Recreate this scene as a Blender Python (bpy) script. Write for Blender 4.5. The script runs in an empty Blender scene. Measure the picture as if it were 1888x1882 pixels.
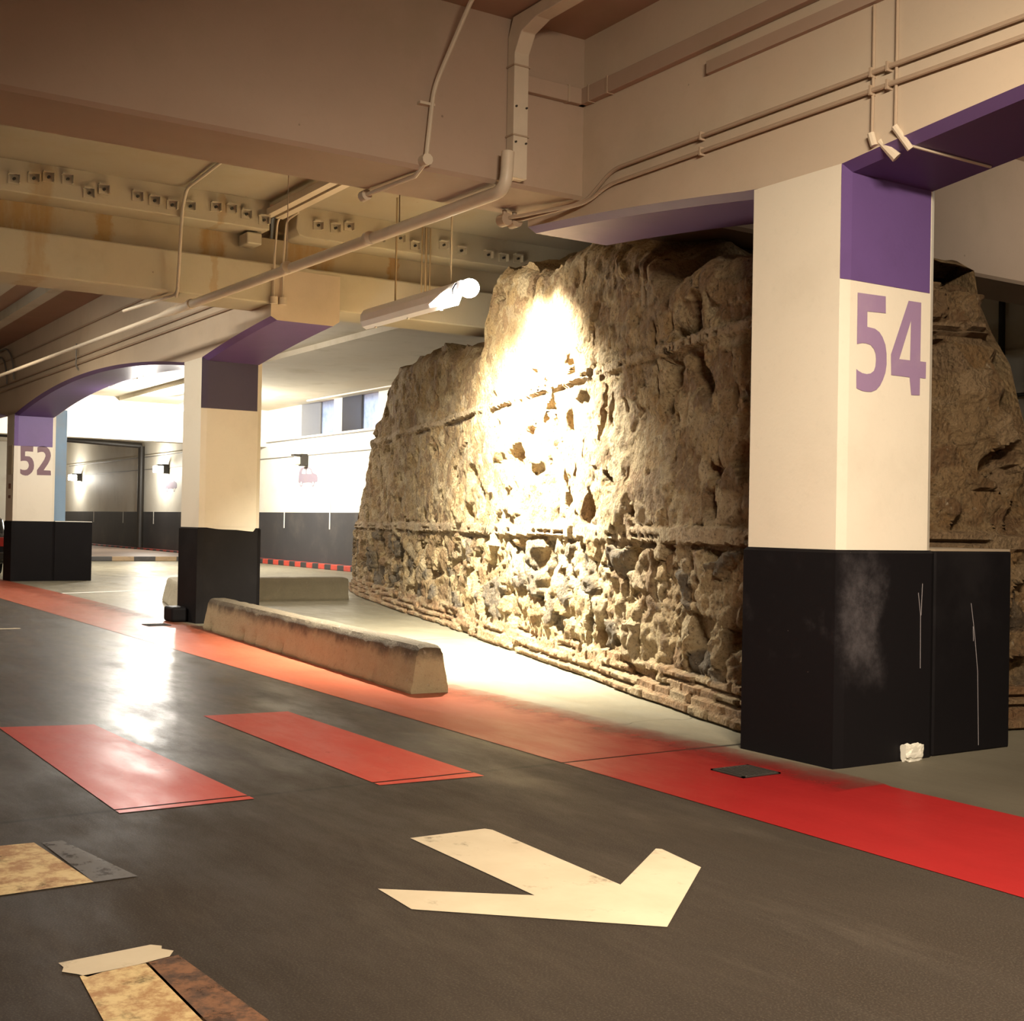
import bpy, bmesh, math, random
from mathutils import Vector, Matrix, noise
from mathutils.geometry import tessellate_polygon
# Scene axes: u runs along the arcade (away to the left), v runs across it (away to the right), z up.
# Blender coordinates are (u, -v, z).
C = bpy.context.scene.collection
random.seed(7)
def P(u, v, z): return (u, -v, z)

# ---------------------------------------------------------------- camera
F, YAW, PITCH, ROLL = 2326.0, math.radians(32.845), math.radians(.65), math.radians(1.06)
cy, sy = math.cos(YAW), math.sin(YAW)
f0 = Vector((cy, sy, 0)); r0 = Vector((-sy, cy, 0)); k0 = Vector((0, 0, 1))
fw = f0*math.cos(PITCH) + k0*math.sin(PITCH); up = -f0*math.sin(PITCH) + k0*math.cos(PITCH)
rr = r0*math.cos(ROLL) + up*math.sin(ROLL); uu = -r0*math.sin(ROLL) + up*math.cos(ROLL)
fl = lambda a: Vector((a.x, -a.y, a.z))
cd = bpy.data.cameras.new('camera'); cam = bpy.data.objects.new('camera', cd); C.objects.link(cam)
M = Matrix.Identity(4)
for i, a in enumerate((fl(rr), fl(uu), -fl(fw))):
    for j in range(3): M[j][i] = a[j]
M.translation = Vector((0, 0, 1.5)); cam.matrix_world = M
cd.sensor_width = 36; cd.lens = F/1888*36; cd.clip_end = 300; cd.clip_start = .05
bpy.context.scene.camera = cam

# ---------------------------------------------------------------- materials
def mat(name):
    m = bpy.data.materials.new(name); m.use_nodes = True
    nt = m.node_tree; b = nt.nodes['Principled BSDF']
    return m, nt, b
class N:
    """tiny node helper"""
    def __init__(s, nt):
        s.nt = nt; s.tc = nt.nodes.new('ShaderNodeTexCoord'); s.geo = nt.nodes.new('ShaderNodeNewGeometry')
        s.pos = s.geo.outputs['Position']
    def link(s, a, b): s.nt.links.new(a, b)
    def val(s, x, sock):
        if isinstance(x, (int, float)): sock.default_value = x
        elif isinstance(x, tuple): sock.default_value = x if len(x) == len(sock.default_value) else (*x, 1)
        else: s.link(x, sock)
    def noise(s, scale, detail=4, rough=.55, vec=None, dist=0):
        n = s.nt.nodes.new('ShaderNodeTexNoise'); n.inputs['Scale'].default_value = scale
        n.inputs['Detail'].default_value = detail; n.inputs['Roughness'].default_value = rough
        n.inputs['Distortion'].default_value = dist
        s.link(vec or s.pos, n.inputs['Vector']); return n.outputs['Fac']
    def vor(s, scale, feat='F1', vec=None, out='Distance'):
        n = s.nt.nodes.new('ShaderNodeTexVoronoi'); n.feature = feat; n.inputs['Scale'].default_value = scale
        s.link(vec or s.pos, n.inputs['Vector']); return n.outputs[out]
    def scl(s, v, vec=None):
        n = s.nt.nodes.new('ShaderNodeVectorMath'); n.operation = 'MULTIPLY'; n.inputs[1].default_value = v
        s.link(vec or s.pos, n.inputs[0]); return n.outputs[0]
    def m(s, op, a, b=0, c=0, clamp=False):
        n = s.nt.nodes.new('ShaderNodeMath'); n.operation = op; n.use_clamp = clamp
        s.val(a, n.inputs[0]); s.val(b, n.inputs[1]); s.val(c, n.inputs[2]); return n.outputs[0]
    def ramp(s, f, lo, hi, a=0., b=1.):
        n = s.nt.nodes.new('ShaderNodeMapRange'); n.interpolation_type = 'SMOOTHSTEP'
        s.val(f, n.inputs['Value']); n.inputs['From Min'].default_value = lo; n.inputs['From Max'].default_value = hi
        n.inputs['To Min'].default_value = a; n.inputs['To Max'].default_value = b; return n.outputs[0]
    def mix(s, f, a, b):
        n = s.nt.nodes.new('ShaderNodeMix'); n.data_type = 'RGBA'
        s.val(f, n.inputs[0]); s.val(a, n.inputs[6]); s.val(b, n.inputs[7]); return n.outputs[2]
    def xyz(s, vec=None):
        n = s.nt.nodes.new('ShaderNodeSeparateXYZ'); s.link(vec or s.pos, n.inputs[0]); return n.outputs
    def bump(s, h, strength, dist, b):
        n = s.nt.nodes.new('ShaderNodeBump'); n.inputs['Strength'].default_value = strength
        n.inputs['Distance'].default_value = dist; s.link(h, n.inputs['Height']); s.link(n.outputs[0], b.inputs['Normal'])

def painted(name, col, rough=.6, var=.06, dirt=.12, dirtcol=(.30,.24,.15), spots=True, bump=.25, streak=0., spec=.4, at=None):
    m, nt, b = mat(name); n = N(nt)
    c2 = tuple(max(0, x*(1-var*2)) for x in col)
    c = n.mix(n.noise(1.6, 5), col, c2)
    c = n.mix(n.ramp(n.noise(.55, 4, .6), .45, .7, 0, .22*min(1, dirt*6)), c, (col[0]*.86, col[1]*.70, col[2]*.55))
    c = n.mix(n.ramp(n.noise(14, 7, .8), .52, .75, 0, .16), c, tuple(x*.62 for x in col))
    d = n.m('MULTIPLY', n.ramp(n.noise(.9, 6, .65), .48, .72), min(1, dirt*1.7))
    c = n.mix(d, c, dirtcol)
    if streak:
        st = n.ramp(n.noise(1.0, 4, .6, n.scl((1.6, 1.6, .25))), .48, .66, 0, streak)
        if at:      # run-off stains under particular leaks
            vv = n.m('MULTIPLY', n.xyz()[1], -1.); g = None
            for c0, w0 in at:
                k = n.ramp(n.m('ABSOLUTE', n.m('SUBTRACT', n.m('ADD', vv, n.m('MULTIPLY', n.m('SUBTRACT', n.noise(5, 5, .7), .5), .25)), c0)), w0*.6, w0*1.25, 1., 0.)
                g = k if g is None else n.m('MAXIMUM', g, k)
            st = n.m('MULTIPLY', g, n.ramp(n.noise(1.0, 6, .7, n.scl((7, 7, 1.2))), .25, .6, .35*streak, streak))
        c = n.mix(st, c, n.mix(n.noise(9, 5, .7), (.30, .15, .04), (.40, .28, .12)))
    if spots:
        sp = n.ramp(n.vor(2.2), .018, .03, .55, 0.)
        c = n.mix(sp, c, (.08, .06, .04))
    n.link(c, b.inputs['Base Color']); b.inputs['Roughness'].default_value = rough
    b.inputs['Specular IOR Level'].default_value = spec
    n.bump(n.noise(35, 4, .6), bump, .004, b)
    return m
def plain(name, col, rough=.5, metal=0., emit=None, est=0., var=.08):
    m, nt, b = mat(name); n = N(nt)
    c = n.mix(n.noise(9, 3), col, tuple(x*(1-2*var) for x in col)); n.link(c, b.inputs['Base Color'])
    b.inputs['Roughness'].default_value = rough; b.inputs['Metallic'].default_value = metal
    if emit: b.inputs['Emission Color'].default_value = (*emit, 1); b.inputs['Emission Strength'].default_value = est
    return m
CREAM = (.66, .56, .43)
M_WALL = painted('cream_painted_concrete', CREAM, .62)
M_COL = painted('cream_column_paint', (.80, .73, .60), .5, .03, .07)
M_BEAM = painted('tan_painted_beam', (.43, .315, .235), .65, .07, .2)
M_CEIL = painted('brown_cream_ceiling_paint', (.42, .28, .20), .75, .08, .25)
M_CEIL2 = painted('pale_ceiling_paint', (.50, .45, .35), .75, .06, .25)
M_RUST = painted('rust_streaked_concrete', (.46, .38, .26), .7, .08, .2, streak=.95, at=((3.1, .38), (4.0, .10), (5.35, .16), (6.65, .35), (7.9, .08)))
M_BAYC = painted('grey_brown_ceiling_paint', (.36, .31, .235), .75, .06, .25)
M_CHORD = painted('stained_cream_concrete', (.48, .42, .31), .65, .06, .2, streak=.5, at=((3.2, .14), (5.3, .05), (.9, .2)))
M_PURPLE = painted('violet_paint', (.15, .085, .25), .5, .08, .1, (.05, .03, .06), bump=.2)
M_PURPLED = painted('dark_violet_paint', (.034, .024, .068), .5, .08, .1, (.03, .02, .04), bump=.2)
M_PICT = painted('grey_lilac_pictogram_paint', (.20, .165, .20), .7, .05, .1)
M_PURPLE2 = painted('faded_lilac_paint', (.36, .24, .40), .6, .12, .25, (.5, .4, .4), False)
M_PURPLE3 = painted('dull_plum_paint', (.22, .13, .16), .6, .1, .2, (.3, .22, .2), False)
M_BLUE = painted('pale_blue_paint', (.22, .33, .46), .6, .1, .2)
M_BLACK = painted('black_paint', (.0075, .0065, .0075), .6, .1, .3, (.018, .016, .017), False, .2, spec=.12)
def base54():
    m, nt, b = mat('black_paint_with_dusty_smear'); n = N(nt); x, y, z = n.xyz(); v = n.m('MULTIPLY', y, -1.)
    vw = n.m('ADD', v, n.m('MULTIPLY', n.m('SUBTRACT', n.noise(4, 5, .65), .5), .35)); zw = n.m('ADD', z, n.m('MULTIPLY', n.m('SUBTRACT', n.noise(3, 5, .65), .5), .5))
    k = n.m('MULTIPLY', n.ramp(n.m('ABSOLUTE', n.m('SUBTRACT', vw, 6.28)), .08, .24, 1., 0.), n.ramp(n.m('ABSOLUTE', n.m('SUBTRACT', zw, .92)), .15, .5, 1., 0.))
    k = n.m('MULTIPLY', k, n.ramp(n.noise(5, 7, .75), .3, .7, .15, .9))
    c = n.mix(k, (.0075, .0065, .0075), (.075, .068, .072))
    c = n.mix(n.ramp(n.vor(7), .012, .02, .8, 0.), c, (.3, .27, .24))
    n.link(c, b.inputs['Base Color']); b.inputs['Roughness'].default_value = .6; b.inputs['Specular IOR Level'].default_value = .12
    n.bump(n.noise(35, 4, .6), .2, .004, b); return m
M_BASE54 = base54()
M_ARC = painted('tan_cream_arcade_paint', (.60, .49, .37), .62)
M_DADO = painted('charcoal_dado_paint', (.045, .043, .045), .55, .1, .3, (.09, .08, .07), False)
M_WHITEW = painted('white_back_wall_paint', (.74, .70, .60), .6, .03, .1)
M_WHITE = plain('white_paint', (.78, .76, .68), .6)
M_PIPE = plain('cream_pipe_paint', (.66, .56, .43), .45)
M_PIPED = plain('tan_pipe_paint', (.45, .34, .24), .5)
M_GREYP = plain('grey_metal', (.22, .21, .19), .45, .3)
M_DARK = plain('dark_metal', (.03, .025, .02), .5)
M_RED = plain('red_plastic', (.45, .03, .02), .35)
M_LAMPW = plain('pale_lamp_housing', (.78, .77, .84), .3, var=.03)
M_TUBE = plain('lit_tube', (.9, .9, .8), .3, emit=(1, .93, .75), est=30)
M_BULB = plain('lit_bulb', (.9, .9, .8), .3, emit=(1, .95, .82), est=60)
M_FOAM = plain('white_foam', (.75, .72, .62), .8)

def floor_mat():
    m, nt, b = mat('worn_asphalt_and_concrete'); n = N(nt)
    x, y, z = n.xyz(); v = n.m('MULTIPLY', y, -1.)
    a = n.mix(n.noise(2.2, 6, .65), (.036, .027, .020), (.021, .016, .012))
    a = n.mix(n.ramp(n.noise(120, 2, .7), .45, .75), a, (.062, .050, .038))
    a = n.mix(n.ramp(n.noise(1.0, 6, .7, n.scl((.5, 2.4, 1))), .52, .8, 0, .4), a, (.10, .082, .064))
    c = n.mix(n.noise(1.7, 6, .65), (.26, .235, .17), (.18, .16, .115))
    c = n.mix(n.ramp(n.noise(60, 3, .7), .5, .8, 0, .5), c, (.14, .12, .09))
    wob = n.m('MULTIPLY', n.m('SUBTRACT', n.noise(2.5, 4), .5), .5)
    f = n.ramp(n.m('ADD', v, wob), 5.5, 6.2)
    # near the right-hand column the bare floor is darker
    f = n.m('MULTIPLY', f, n.ramp(x, 4.6, 6.6, .3, 1.))
    c = n.mix(f, a, c)
    # expansion joints and cracks
    def crack(coord, at, w, wobble, scale):
        q = n.m('ADD', coord, n.m('MULTIPLY', n.m('SUBTRACT', n.noise(scale, 3), .5), wobble))
        return n.ramp(n.m('ABSOLUTE', n.m('SUBTRACT', q, at)), w*.5, w*1.6, .9, 0.)
    k = n.m('MAXIMUM', crack(x, 6.53, .022, .05, .8), crack(x, 14.3, .012, .9, .35))
    k = n.m('MAXIMUM', k, n.m('MULTIPLY', crack(v, 5.62, .008, .7, .9), n.ramp(x, 16., 20.)))
    k = n.m('MAXIMUM', k, n.m('MULTIPLY', crack(x, 7.6, .007, 1.6, 1.1), n.ramp(v, 5.7, 6.0)))
    c = n.mix(k, c, (.02, .016, .012))
    n.link(c, b.inputs['Base Color'])
    r = n.ramp(n.noise(1.3, 6, .7, n.scl((.6, 1.8, 1))), .3, .75, .24, .46)
    r = n.m('ADD', r, n.m('MULTIPLY', n.noise(90, 2), .08))
    r = n.m('ADD', r, n.ramp(n.m('ADD', x, n.m('MULTIPLY', n.noise(1.2, 4), 2.)), 6.6, 9.5, .30, 0.))   # dusty, unpolished towards the near lane
    b.inputs['IOR'].default_value = 1.36
    n.link(r, b.inputs['Roughness']); b.inputs['Specular IOR Level'].default_value = .3
    n.bump(n.noise(160, 3, .6), .12, .002, b)
    return m
M_FLOOR = floor_mat()

def paint_mat(name, col, col2, wear, wearscale=6, rough=.35, fade=None, thr=.5, mottle=0):
    """road paint that wears through to the floor under it"""
    m, nt, b = mat(name); n = N(nt)
    x, y, z = n.xyz(); v = n.m('MULTIPLY', y, -1.)
    c = n.mix(n.noise(3, 5, .6), col, col2); n.link(c, b.inputs['Base Color'])
    r = n.ramp(n.noise(1.3, 6, .7, n.scl((.6, 1.8, 1))), .3, .75, rough-.06, rough+.1)
    n.link(r, b.inputs['Roughness'])
    b.inputs['IOR'].default_value = 1.36
    if mottle: c = n.mix(n.ramp(n.noise(mottle, 8, .75), .40, .62), col, col2); n.link(c, b.inputs['Base Color'])
    w = n.ramp(n.noise(wearscale, 8, .72), thr, thr+.22, 1., 1-wear)
    if fade == 'stripe':     # old worn orange stretch between the columns
        c = n.mix(n.m('MULTIPLY', n.ramp(x, 6.2, 8.8, 0, .8), n.ramp(n.noise(.8, 5, .7), .2, .5, .6, 1.)), c, (.36, .105, .055)); n.link(c, b.inputs['Base Color'])     # the far edge of the long stripe is scrubbed away except at its near end
        e = n.m('ADD', v, n.m('MULTIPLY', n.m('SUBTRACT', n.noise(2.6, 8, .7), .5), .9))
        g = n.ramp(e, 5.35, 6.15, 1., .0)
        crisp = n.ramp(n.m('ADD', x, n.m('MULTIPLY', v, .0)), 5.05, 5.15, 1., 0.)
        crisp2 = n.ramp(x, 20., 24., 0., 1.)
        g = n.m('MAXIMUM', g, n.m('MAXIMUM', crisp, n.m('MULTIPLY', crisp2, .8)))
        w = n.m('MULTIPLY', w, g)
    jx = n.m('ABSOLUTE', n.m('SUBTRACT', n.m('ADD', x, n.m('MULTIPLY', n.m('SUBTRACT', n.noise(.8, 3), .5), .05)), 6.53))
    w = n.m('MULTIPLY', w, n.ramp(jx, .008, .016))
    n.link(w, b.inputs['Alpha']); b.inputs['Specular IOR Level'].default_value = .12
    n.bump(n.noise(160, 3, .6), .1, .002, b)
    return m
M_REDP = paint_mat('red_road_paint', (.28, .016, .016), (.22, .014, .014), .25, 9, .36, 'stripe', .6)
M_REDC = paint_mat('red_crossing_paint', (.56, .055, .03), (.48, .045, .025), .35, 9, .38, None, .58)
M_ARROW = paint_mat('cream_road_paint', (.62, .54, .40), (.44, .36, .25), .85, 4.5, .6, None, .57)
M_YEL = paint_mat('worn_yellow_road_paint', (.60, .46, .24), (.34, .19, .09), .9, 5, .6, None, .52, 7)
M_RUSTR = paint_mat('rust_brown_worn_paint', (.20, .10, .055), (.07, .045, .034), .9, 5, .6, None, .5, 9)
M_GREYR = paint_mat('grey_blackout_road_paint', (.09, .075, .065), (.07, .06, .05), .9, 9, .5, None, .5)

def kerb_mat(name, c1, c2, period, axis):
    m, nt, b = mat(name); n = N(nt)
    x, y, z = n.xyz(); q = (x, y)[axis]
    s = n.m('FRACT', n.m('DIVIDE', q, period)); s = n.m('GREATER_THAN', s, .5)
    c = n.mix(s, c1, c2); c = n.mix(n.ramp(n.noise(6, 5), .5, .75, 0, .5), c, (.05, .04, .035))
    n.link(c, b.inputs['Base Color']); b.inputs['Roughness'].default_value = .6
    return m
M_KERB = kerb_mat('red_black_kerb_paint', (.42, .05, .03), (.03, .028, .028), .93, 0)
M_KERB2 = kerb_mat('worn_black_yellow_kerb_paint', (.025, .022, .02), (.22, .15, .08), 1.5, 1)

def barrier_mat(name, a, bcol, moss=.93):
    m, nt, b = mat(name); n = N(nt)
    x, y, z = n.xyz()
    c = n.mix(n.noise(5, 8, .7), a, bcol)
    nz = n.m('ADD', z, n.m('MULTIPLY', n.m('SUBTRACT', n.noise(3.0, 7, .7), .5), .28))
    c = n.mix(n.ramp(nz, .24, .38, 0, moss), c, (.075, .055, .035))
    c = n.mix(n.ramp(n.noise(25, 6, .7), .55, .72, 0, .6), c, (.20, .15, .09))
    c = n.mix(n.ramp(n.noise(14, 6, .75), .60, .68, 0, .8*moss), c, (.42, .38, .30))
    n.link(c, b.inputs['Base Color']); b.inputs['Roughness'].default_value = .85
    n.bump(n.noise(30, 6, .75), 1., .02, b)
    return m
M_BARR = barrier_mat('weathered_concrete', (.50, .42, .26), (.36, .29, .17))
M_BARR2 = barrier_mat('grey_brown_concrete', (.24, .20, .13), (.16, .13, .08), .2)
M_BARR3 = barrier_mat('pale_concrete', (.62, .58, .45), (.52, .48, .38), .1)

def stone_mat():
    m, nt, b = mat('rubble_masonry'); n = N(nt)
    at = nt.nodes.new('ShaderNodeAttribute'); at.attribute_name = 'stone_colour'
    c = at.outputs['Color']
    c = n.mix(n.ramp(n.noise(9, 8, .75), .42, .7, 0, .55), c, (.34, .24, .13))
    c = n.mix(n.ramp(n.noise(30, 7, .8), .50, .66, 0, .85), c, (.10, .065, .036))
    c = n.mix(n.ramp(n.noise(6.5, 8, .8, None, .6), .54, .66, 0, .75), c, (.15, .10, .055))
    c = n.mix(n.ramp(n.noise(17, 6, .75, n.scl((1, 1, .8))), .60, .72, 0, .7), c, (.60, .52, .38))
    c = n.mix(n.ramp(n.noise(1.1, 5, .7), .48, .72, 0, .45), c, (.22, .155, .09))
    n.link(c, b.inputs['Base Color']); b.inputs['Roughness'].default_value = .92
    b.inputs['Specular IOR Level'].default_value = .2
    h = n.m('ADD', n.m('MULTIPLY', n.noise(16, 8, .75), 1.3), n.m('MULTIPLY', n.vor(26), .55))
    n.bump(h, 1., .05, b)
    return m
M_STONE = stone_mat()

def glass_mat():
    m, nt, b = mat('frosted_window_glass'); n = N(nt)
    c = n.mix(n.ramp(n.noise(3, 6, .7), .45, .7), (.92, .94, 1.), (.62, .68, .80)); n.link(c, b.inputs['Base Color'])
    b.inputs['Transmission Weight'].default_value = 1.; b.inputs['Roughness'].default_value = .6; b.inputs['IOR'].default_value = 1.1
    return m
M_GLASS = glass_mat()
M_REVEAL = painted('grey_reveal_paint', (.42, .42, .42), .7)

# ---------------------------------------------------------------- geometry helpers
class MB:
    def __init__(s): s.v = []; s.f = []; s.mi = []
    def add(s, vs, fs, mi=0):
        o = len(s.v); s.v += [tuple(p) for p in vs]; s.f += [tuple(i+o for i in f) for f in fs]; s.mi += [mi]*len(fs); return s
    def box(s, u0, u1, v0, v1, z0, z1, mi=0):
        vs = [P(u, v, z) for z in (z0, z1) for (u, v) in ((u0,v0),(u1,v0),(u1,v1),(u0,v1))]
        return s.add(vs, [(0,1,2,3),(4,5,6,7),(0,1,5,4),(1,2,6,5),(2,3,7,6),(3,0,4,7)], mi)
    def loft(s, rings, mi=0, cap=True, closed=True):
        n = len(rings[0]); vs = [p for r in rings for p in r]; fs = []
        for i in range(len(rings)-1):
            for j in range(n if closed else n-1):
                a = i*n+j; b2 = i*n+(j+1) % n; fs.append((a, b2, b2+n, a+n))
        if cap: fs += [tuple(range(n)), tuple(range((len(rings)-1)*n, len(rings)*n))]
        return s.add(vs, fs, mi)
    def tube(s, pts, r, seg=10, mi=0):
        pts = [Vector(P(*p)) for p in pts]; rings = []
        ref = None
        for i, p in enumerate(pts):
            d = (pts[min(i+1, len(pts)-1)]-pts[max(i-1, 0)]).normalized()
            if ref is None: ref = d.orthogonal().normalized()
            ref = (ref - d*ref.dot(d)); ref = ref.normalized() if ref.length > 1e-6 else d.orthogonal().normalized()
            q = d.cross(ref); rad = r[i] if isinstance(r, (list, tuple)) else r
            rings.append([p + (ref*math.cos(2*math.pi*k/seg)+q*math.sin(2*math.pi*k/seg))*rad for k in range(seg)])
        return s.loft(rings, mi)
    def poly(s, outer, holes, fn, mi=0, depth=None):
        loops = [[Vector((a, b, 0)) for a, b in L] for L in [outer]+holes]
        flat = [p for L in loops for p in L]; tris = tessellate_polygon(loops)
        s.add([fn(p.x, p.y) for p in flat], [tuple(t) for t in tris], mi); return s
    def build(s, name, m, parent=None, origin=(0,0,0), bevel=0, smooth=False, seg=2):
        me = bpy.data.meshes.new(name); o3 = Vector(origin)
        me.from_pydata([tuple(Vector(p)-o3) for p in s.v], [], s.f)
        ms = m if isinstance(m, (list, tuple)) else [m]
        for x in ms: me.materials.append(x)
        for p, i in zip(me.polygons, s.mi): p.material_index = i; p.use_smooth = smooth
        bm = bmesh.new(); bm.from_mesh(me); bmesh.ops.remove_doubles(bm, verts=bm.verts, dist=1e-5)
        bmesh.ops.recalc_face_normals(bm, faces=bm.faces); bm.to_mesh(me); bm.free()
        o = bpy.data.objects.new(name, me); C.objects.link(o)
        if parent: o.parent = parent
        else: o.location = o3
        if bevel:
            b = o.modifiers.new('bevel', 'BEVEL'); b.width = bevel; b.segments = seg; b.limit_method = 'ANGLE'; b.harden_normals = False
        if smooth:
            try: me.set_sharp_from_angle(angle=math.radians(40))
            except Exception: pass
        return o
def thing(name, label, cat, loc, group=None):
    o = bpy.data.objects.new(name, None); C.objects.link(o); o.location = P(*loc); o.empty_display_size = .2
    o['label'] = label; o['category'] = cat
    if group: o['group'] = group
    return o
def tag(o, label, cat, group=None, kind=None):
    o['label'] = label; o['category'] = cat
    if group: o['group'] = group
    if kind: o['kind'] = kind
    return o
def struct(o, label=None, cat=None):
    o['kind'] = 'structure'
    if label: o['label'] = label
    if cat: o['category'] = cat
    return o
def arc(p, a, b, r, n=6):
    """points rounding corner p between directions to a and b"""
    p, a, b = Vector(p), Vector(a), Vector(b)
    s = p+(a-p).normalized()*r; e = p+(b-p).normalized()*r
    return [tuple((s*(1-t)**2+p*2*t*(1-t)+e*t*t)) for t in [i/n for i in range(n+1)]]
def route(pts, r=.06):
    out = [tuple(pts[0])]
    for i in range(1, len(pts)-1): out += arc(pts[i], pts[i-1], pts[i+1], r)
    out.append(tuple(pts[-1])); return out
ZC = 5.5
N54=[[ [(6.199, 3.025), (6.463, 3.03), (6.466, 2.921), (6.292, 2.915), (6.293, 2.815), (6.312, 2.814), (6.365, 2.81), (6.408, 2.792), (6.439, 2.762), (6.467, 2.715), (6.479, 2.658), (6.481, 2.588), (6.471, 2.534), (6.448, 2.486), (6.422, 2.447), (6.386, 2.416), (6.339, 2.4), (6.297, 2.398), (6.256, 2.4), (6.22, 2.408), (6.2, 2.414), (6.197, 2.536), (6.218, 2.525), (6.253, 2.514), (6.295, 2.511), (6.33, 2.518), (6.36, 2.537), (6.374, 2.567), (6.379, 2.608), (6.375, 2.649), (6.356, 2.68), (6.326, 2.702), (6.284, 2.708), (6.249, 2.707), (6.199, 2.696)] ],[ [(6.685, 3.027), (6.811, 3.028), (6.81, 2.637), (6.868, 2.637), (6.867, 2.527), (6.81, 2.527), (6.809, 2.411), (6.724, 2.407), (6.706, 2.523), (6.526, 2.524), (6.521, 2.658)] , [(6.712, 2.898), (6.708, 2.635), (6.602, 2.634)] ]]
N52=[[ [(6.188, 3.099), (6.469, 3.107), (6.465, 2.977), (6.332, 2.982), (6.292, 2.975), (6.291, 2.87), (6.318, 2.869), (6.392, 2.866), (6.45, 2.817), (6.481, 2.749), (6.495, 2.663), (6.488, 2.585), (6.457, 2.515), (6.409, 2.461), (6.36, 2.429), (6.303, 2.423), (6.245, 2.438), (6.195, 2.47), (6.191, 2.573), (6.234, 2.553), (6.292, 2.55), (6.341, 2.566), (6.372, 2.615), (6.381, 2.667), (6.362, 2.727), (6.328, 2.76), (6.279, 2.764), (6.238, 2.76), (6.196, 2.75)] ],[ [(6.563, 2.96), (6.56, 3.085), (6.609, 3.109), (6.684, 3.117), (6.759, 3.104), (6.819, 3.05), (6.854, 2.974), (6.864, 2.904), (6.845, 2.808), (6.801, 2.71), (6.745, 2.621), (6.709, 2.561), (6.846, 2.56), (6.867, 2.552), (6.874, 2.448), (6.562, 2.445), (6.559, 2.558), (6.603, 2.624), (6.66, 2.713), (6.716, 2.811), (6.743, 2.89), (6.734, 2.942), (6.695, 2.983), (6.645, 2.985), (6.604, 2.975)] ]]
CAR=[ [(39.172, 2.793), (39.167, 2.927), (39.116, 3.109), (39.027, 3.231), (38.886, 3.275), (38.534, 3.284), (38.277, 3.258), (38.135, 3.197), (38.038, 3.091), (37.922, 3.051), (37.762, 3.028), (37.669, 2.98), (37.631, 2.895), (37.647, 2.774), (37.816, 2.759), (37.86, 2.722), (37.902, 2.648), (37.991, 2.612), (38.062, 2.65), (38.113, 2.745), (38.391, 2.76), (38.789, 2.753), (38.855, 2.663), (38.936, 2.621), (39.022, 2.666), (39.062, 2.753), (39.147, 2.773)] ,[(38.899, 3.065), (38.88, 3.16), (38.789, 3.215), (38.577, 3.223), (38.581, 3.057)] ,[(38.499, 3.055), (38.495, 3.221), (38.297, 3.211), (38.179, 3.161), (38.093, 3.046)] ,[(38.946, 2.808), (38.885, 2.778), (38.858, 2.72), (38.938, 2.664), (39.013, 2.723), (38.992, 2.79)] ,[(37.977, 2.79), (37.907, 2.751), (37.916, 2.695), (37.993, 2.649), (38.053, 2.697), (38.034, 2.772)] ]
# ---------------------------------------------------------------- the shell
mb = MB(); mb.box(-8, 72, -7, 16.8, -.2, 0); struct(mb.build('floor', M_FLOOR), 'worn grey brown garage floor with cracks and polished patches', 'floor')
struct(MB().box(-8, 72.2, -7.2, 18.2, ZC, ZC+.25).build('ceiling', [M_CEIL]), 'painted concrete garage ceiling', 'ceiling')
# back wall with a recessed band of windows above z 4.3
VB = 16.8
WIN = [(36.48, 39.05), (33.39, 35.90)]
w = MB()
w.box(-8, 72, VB, VB+.75, 1.78, 4.30, 0); w.box(-8, 72, VB-.004, VB+.75, -.2, 1.78, 1)
us = [-8]+[x for a in sorted(WIN) for x in a]+[72]
for i in range(0, len(us), 2): w.box(us[i], us[i+1], VB, VB+.75, 4.30, ZC, 0)
bw = struct(w.build('wall_back', [M_WHITEW, M_DADO]), 'white back wall with charcoal dado', 'wall')
for k, u in enumerate((40.3, 36.62, 54.97, 59.67, 64.88)):
    o = MB().box(u-.035, u+.035, VB-.012, VB-.002, 1.25, 1.80+.42*(k < 2)).build('bay_line', M_WHITE, bw)
# painted car pictograms
CARLBL = 'faded lilac painted car pictogram'
for du in (0, 14.2):
    f = lambda a, b, du=du: P(a+du, VB-.006, b)
    o = MB().poly(CAR[0], CAR[1:], f).build('car_pictogram', M_PICT, bw); o['label'] = CARLBL
for k, (a, b) in enumerate(WIN):
    fr = MB(); d = .75
    fr.box(a, a+.01, VB+.01, VB+d, 4.3, ZC); fr.box(b-.01, b, VB+.01, VB+d, 4.3, ZC)
    fr.box(a, b, VB+.01, VB+d, 4.3, 4.31)
    wo = struct(fr.build('window_%d' % (k+1), M_REVEAL), 'recessed bluish window high in the back wall, '+('nearest the bulkhead beam' if k == 0 else 'beside the ruined wall edge'), 'window')
    g = MB().box(a, b, VB+d-.03, VB+d-.01, 4.3, ZC).build('pane', M_GLASS, wo)
    q = MB()
    for u in (a+.02, (a+b)/2, b-.02): q.box(u-.02, u+.02, VB+d-.06, VB+d, 4.3, ZC)
    q.box(a, b, VB+d-.06, VB+d, 4.3, 4.35); q.build('window_frame', M_GREYP, wo)
struct(MB().box(-8, 72, -7.2, -7, -.2, ZC).build('wall_left', M_WALL))
struct(MB().box(-8.2, -8, -7.2, 17.6, -.2, ZC).build('wall_near', M_WALL))
struct(MB().box(72, 72.2, -7.2, 17.6, -.2, ZC).build('wall_far', M_WHITEW))
# ledge moulding under the windows
struct(MB().box(-8, 72, VB-.05, VB+.02, 4.24, 4.30).build('trim_1', M_WHITEW), 'thin sill moulding under the back wall windows', 'trim')

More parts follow.
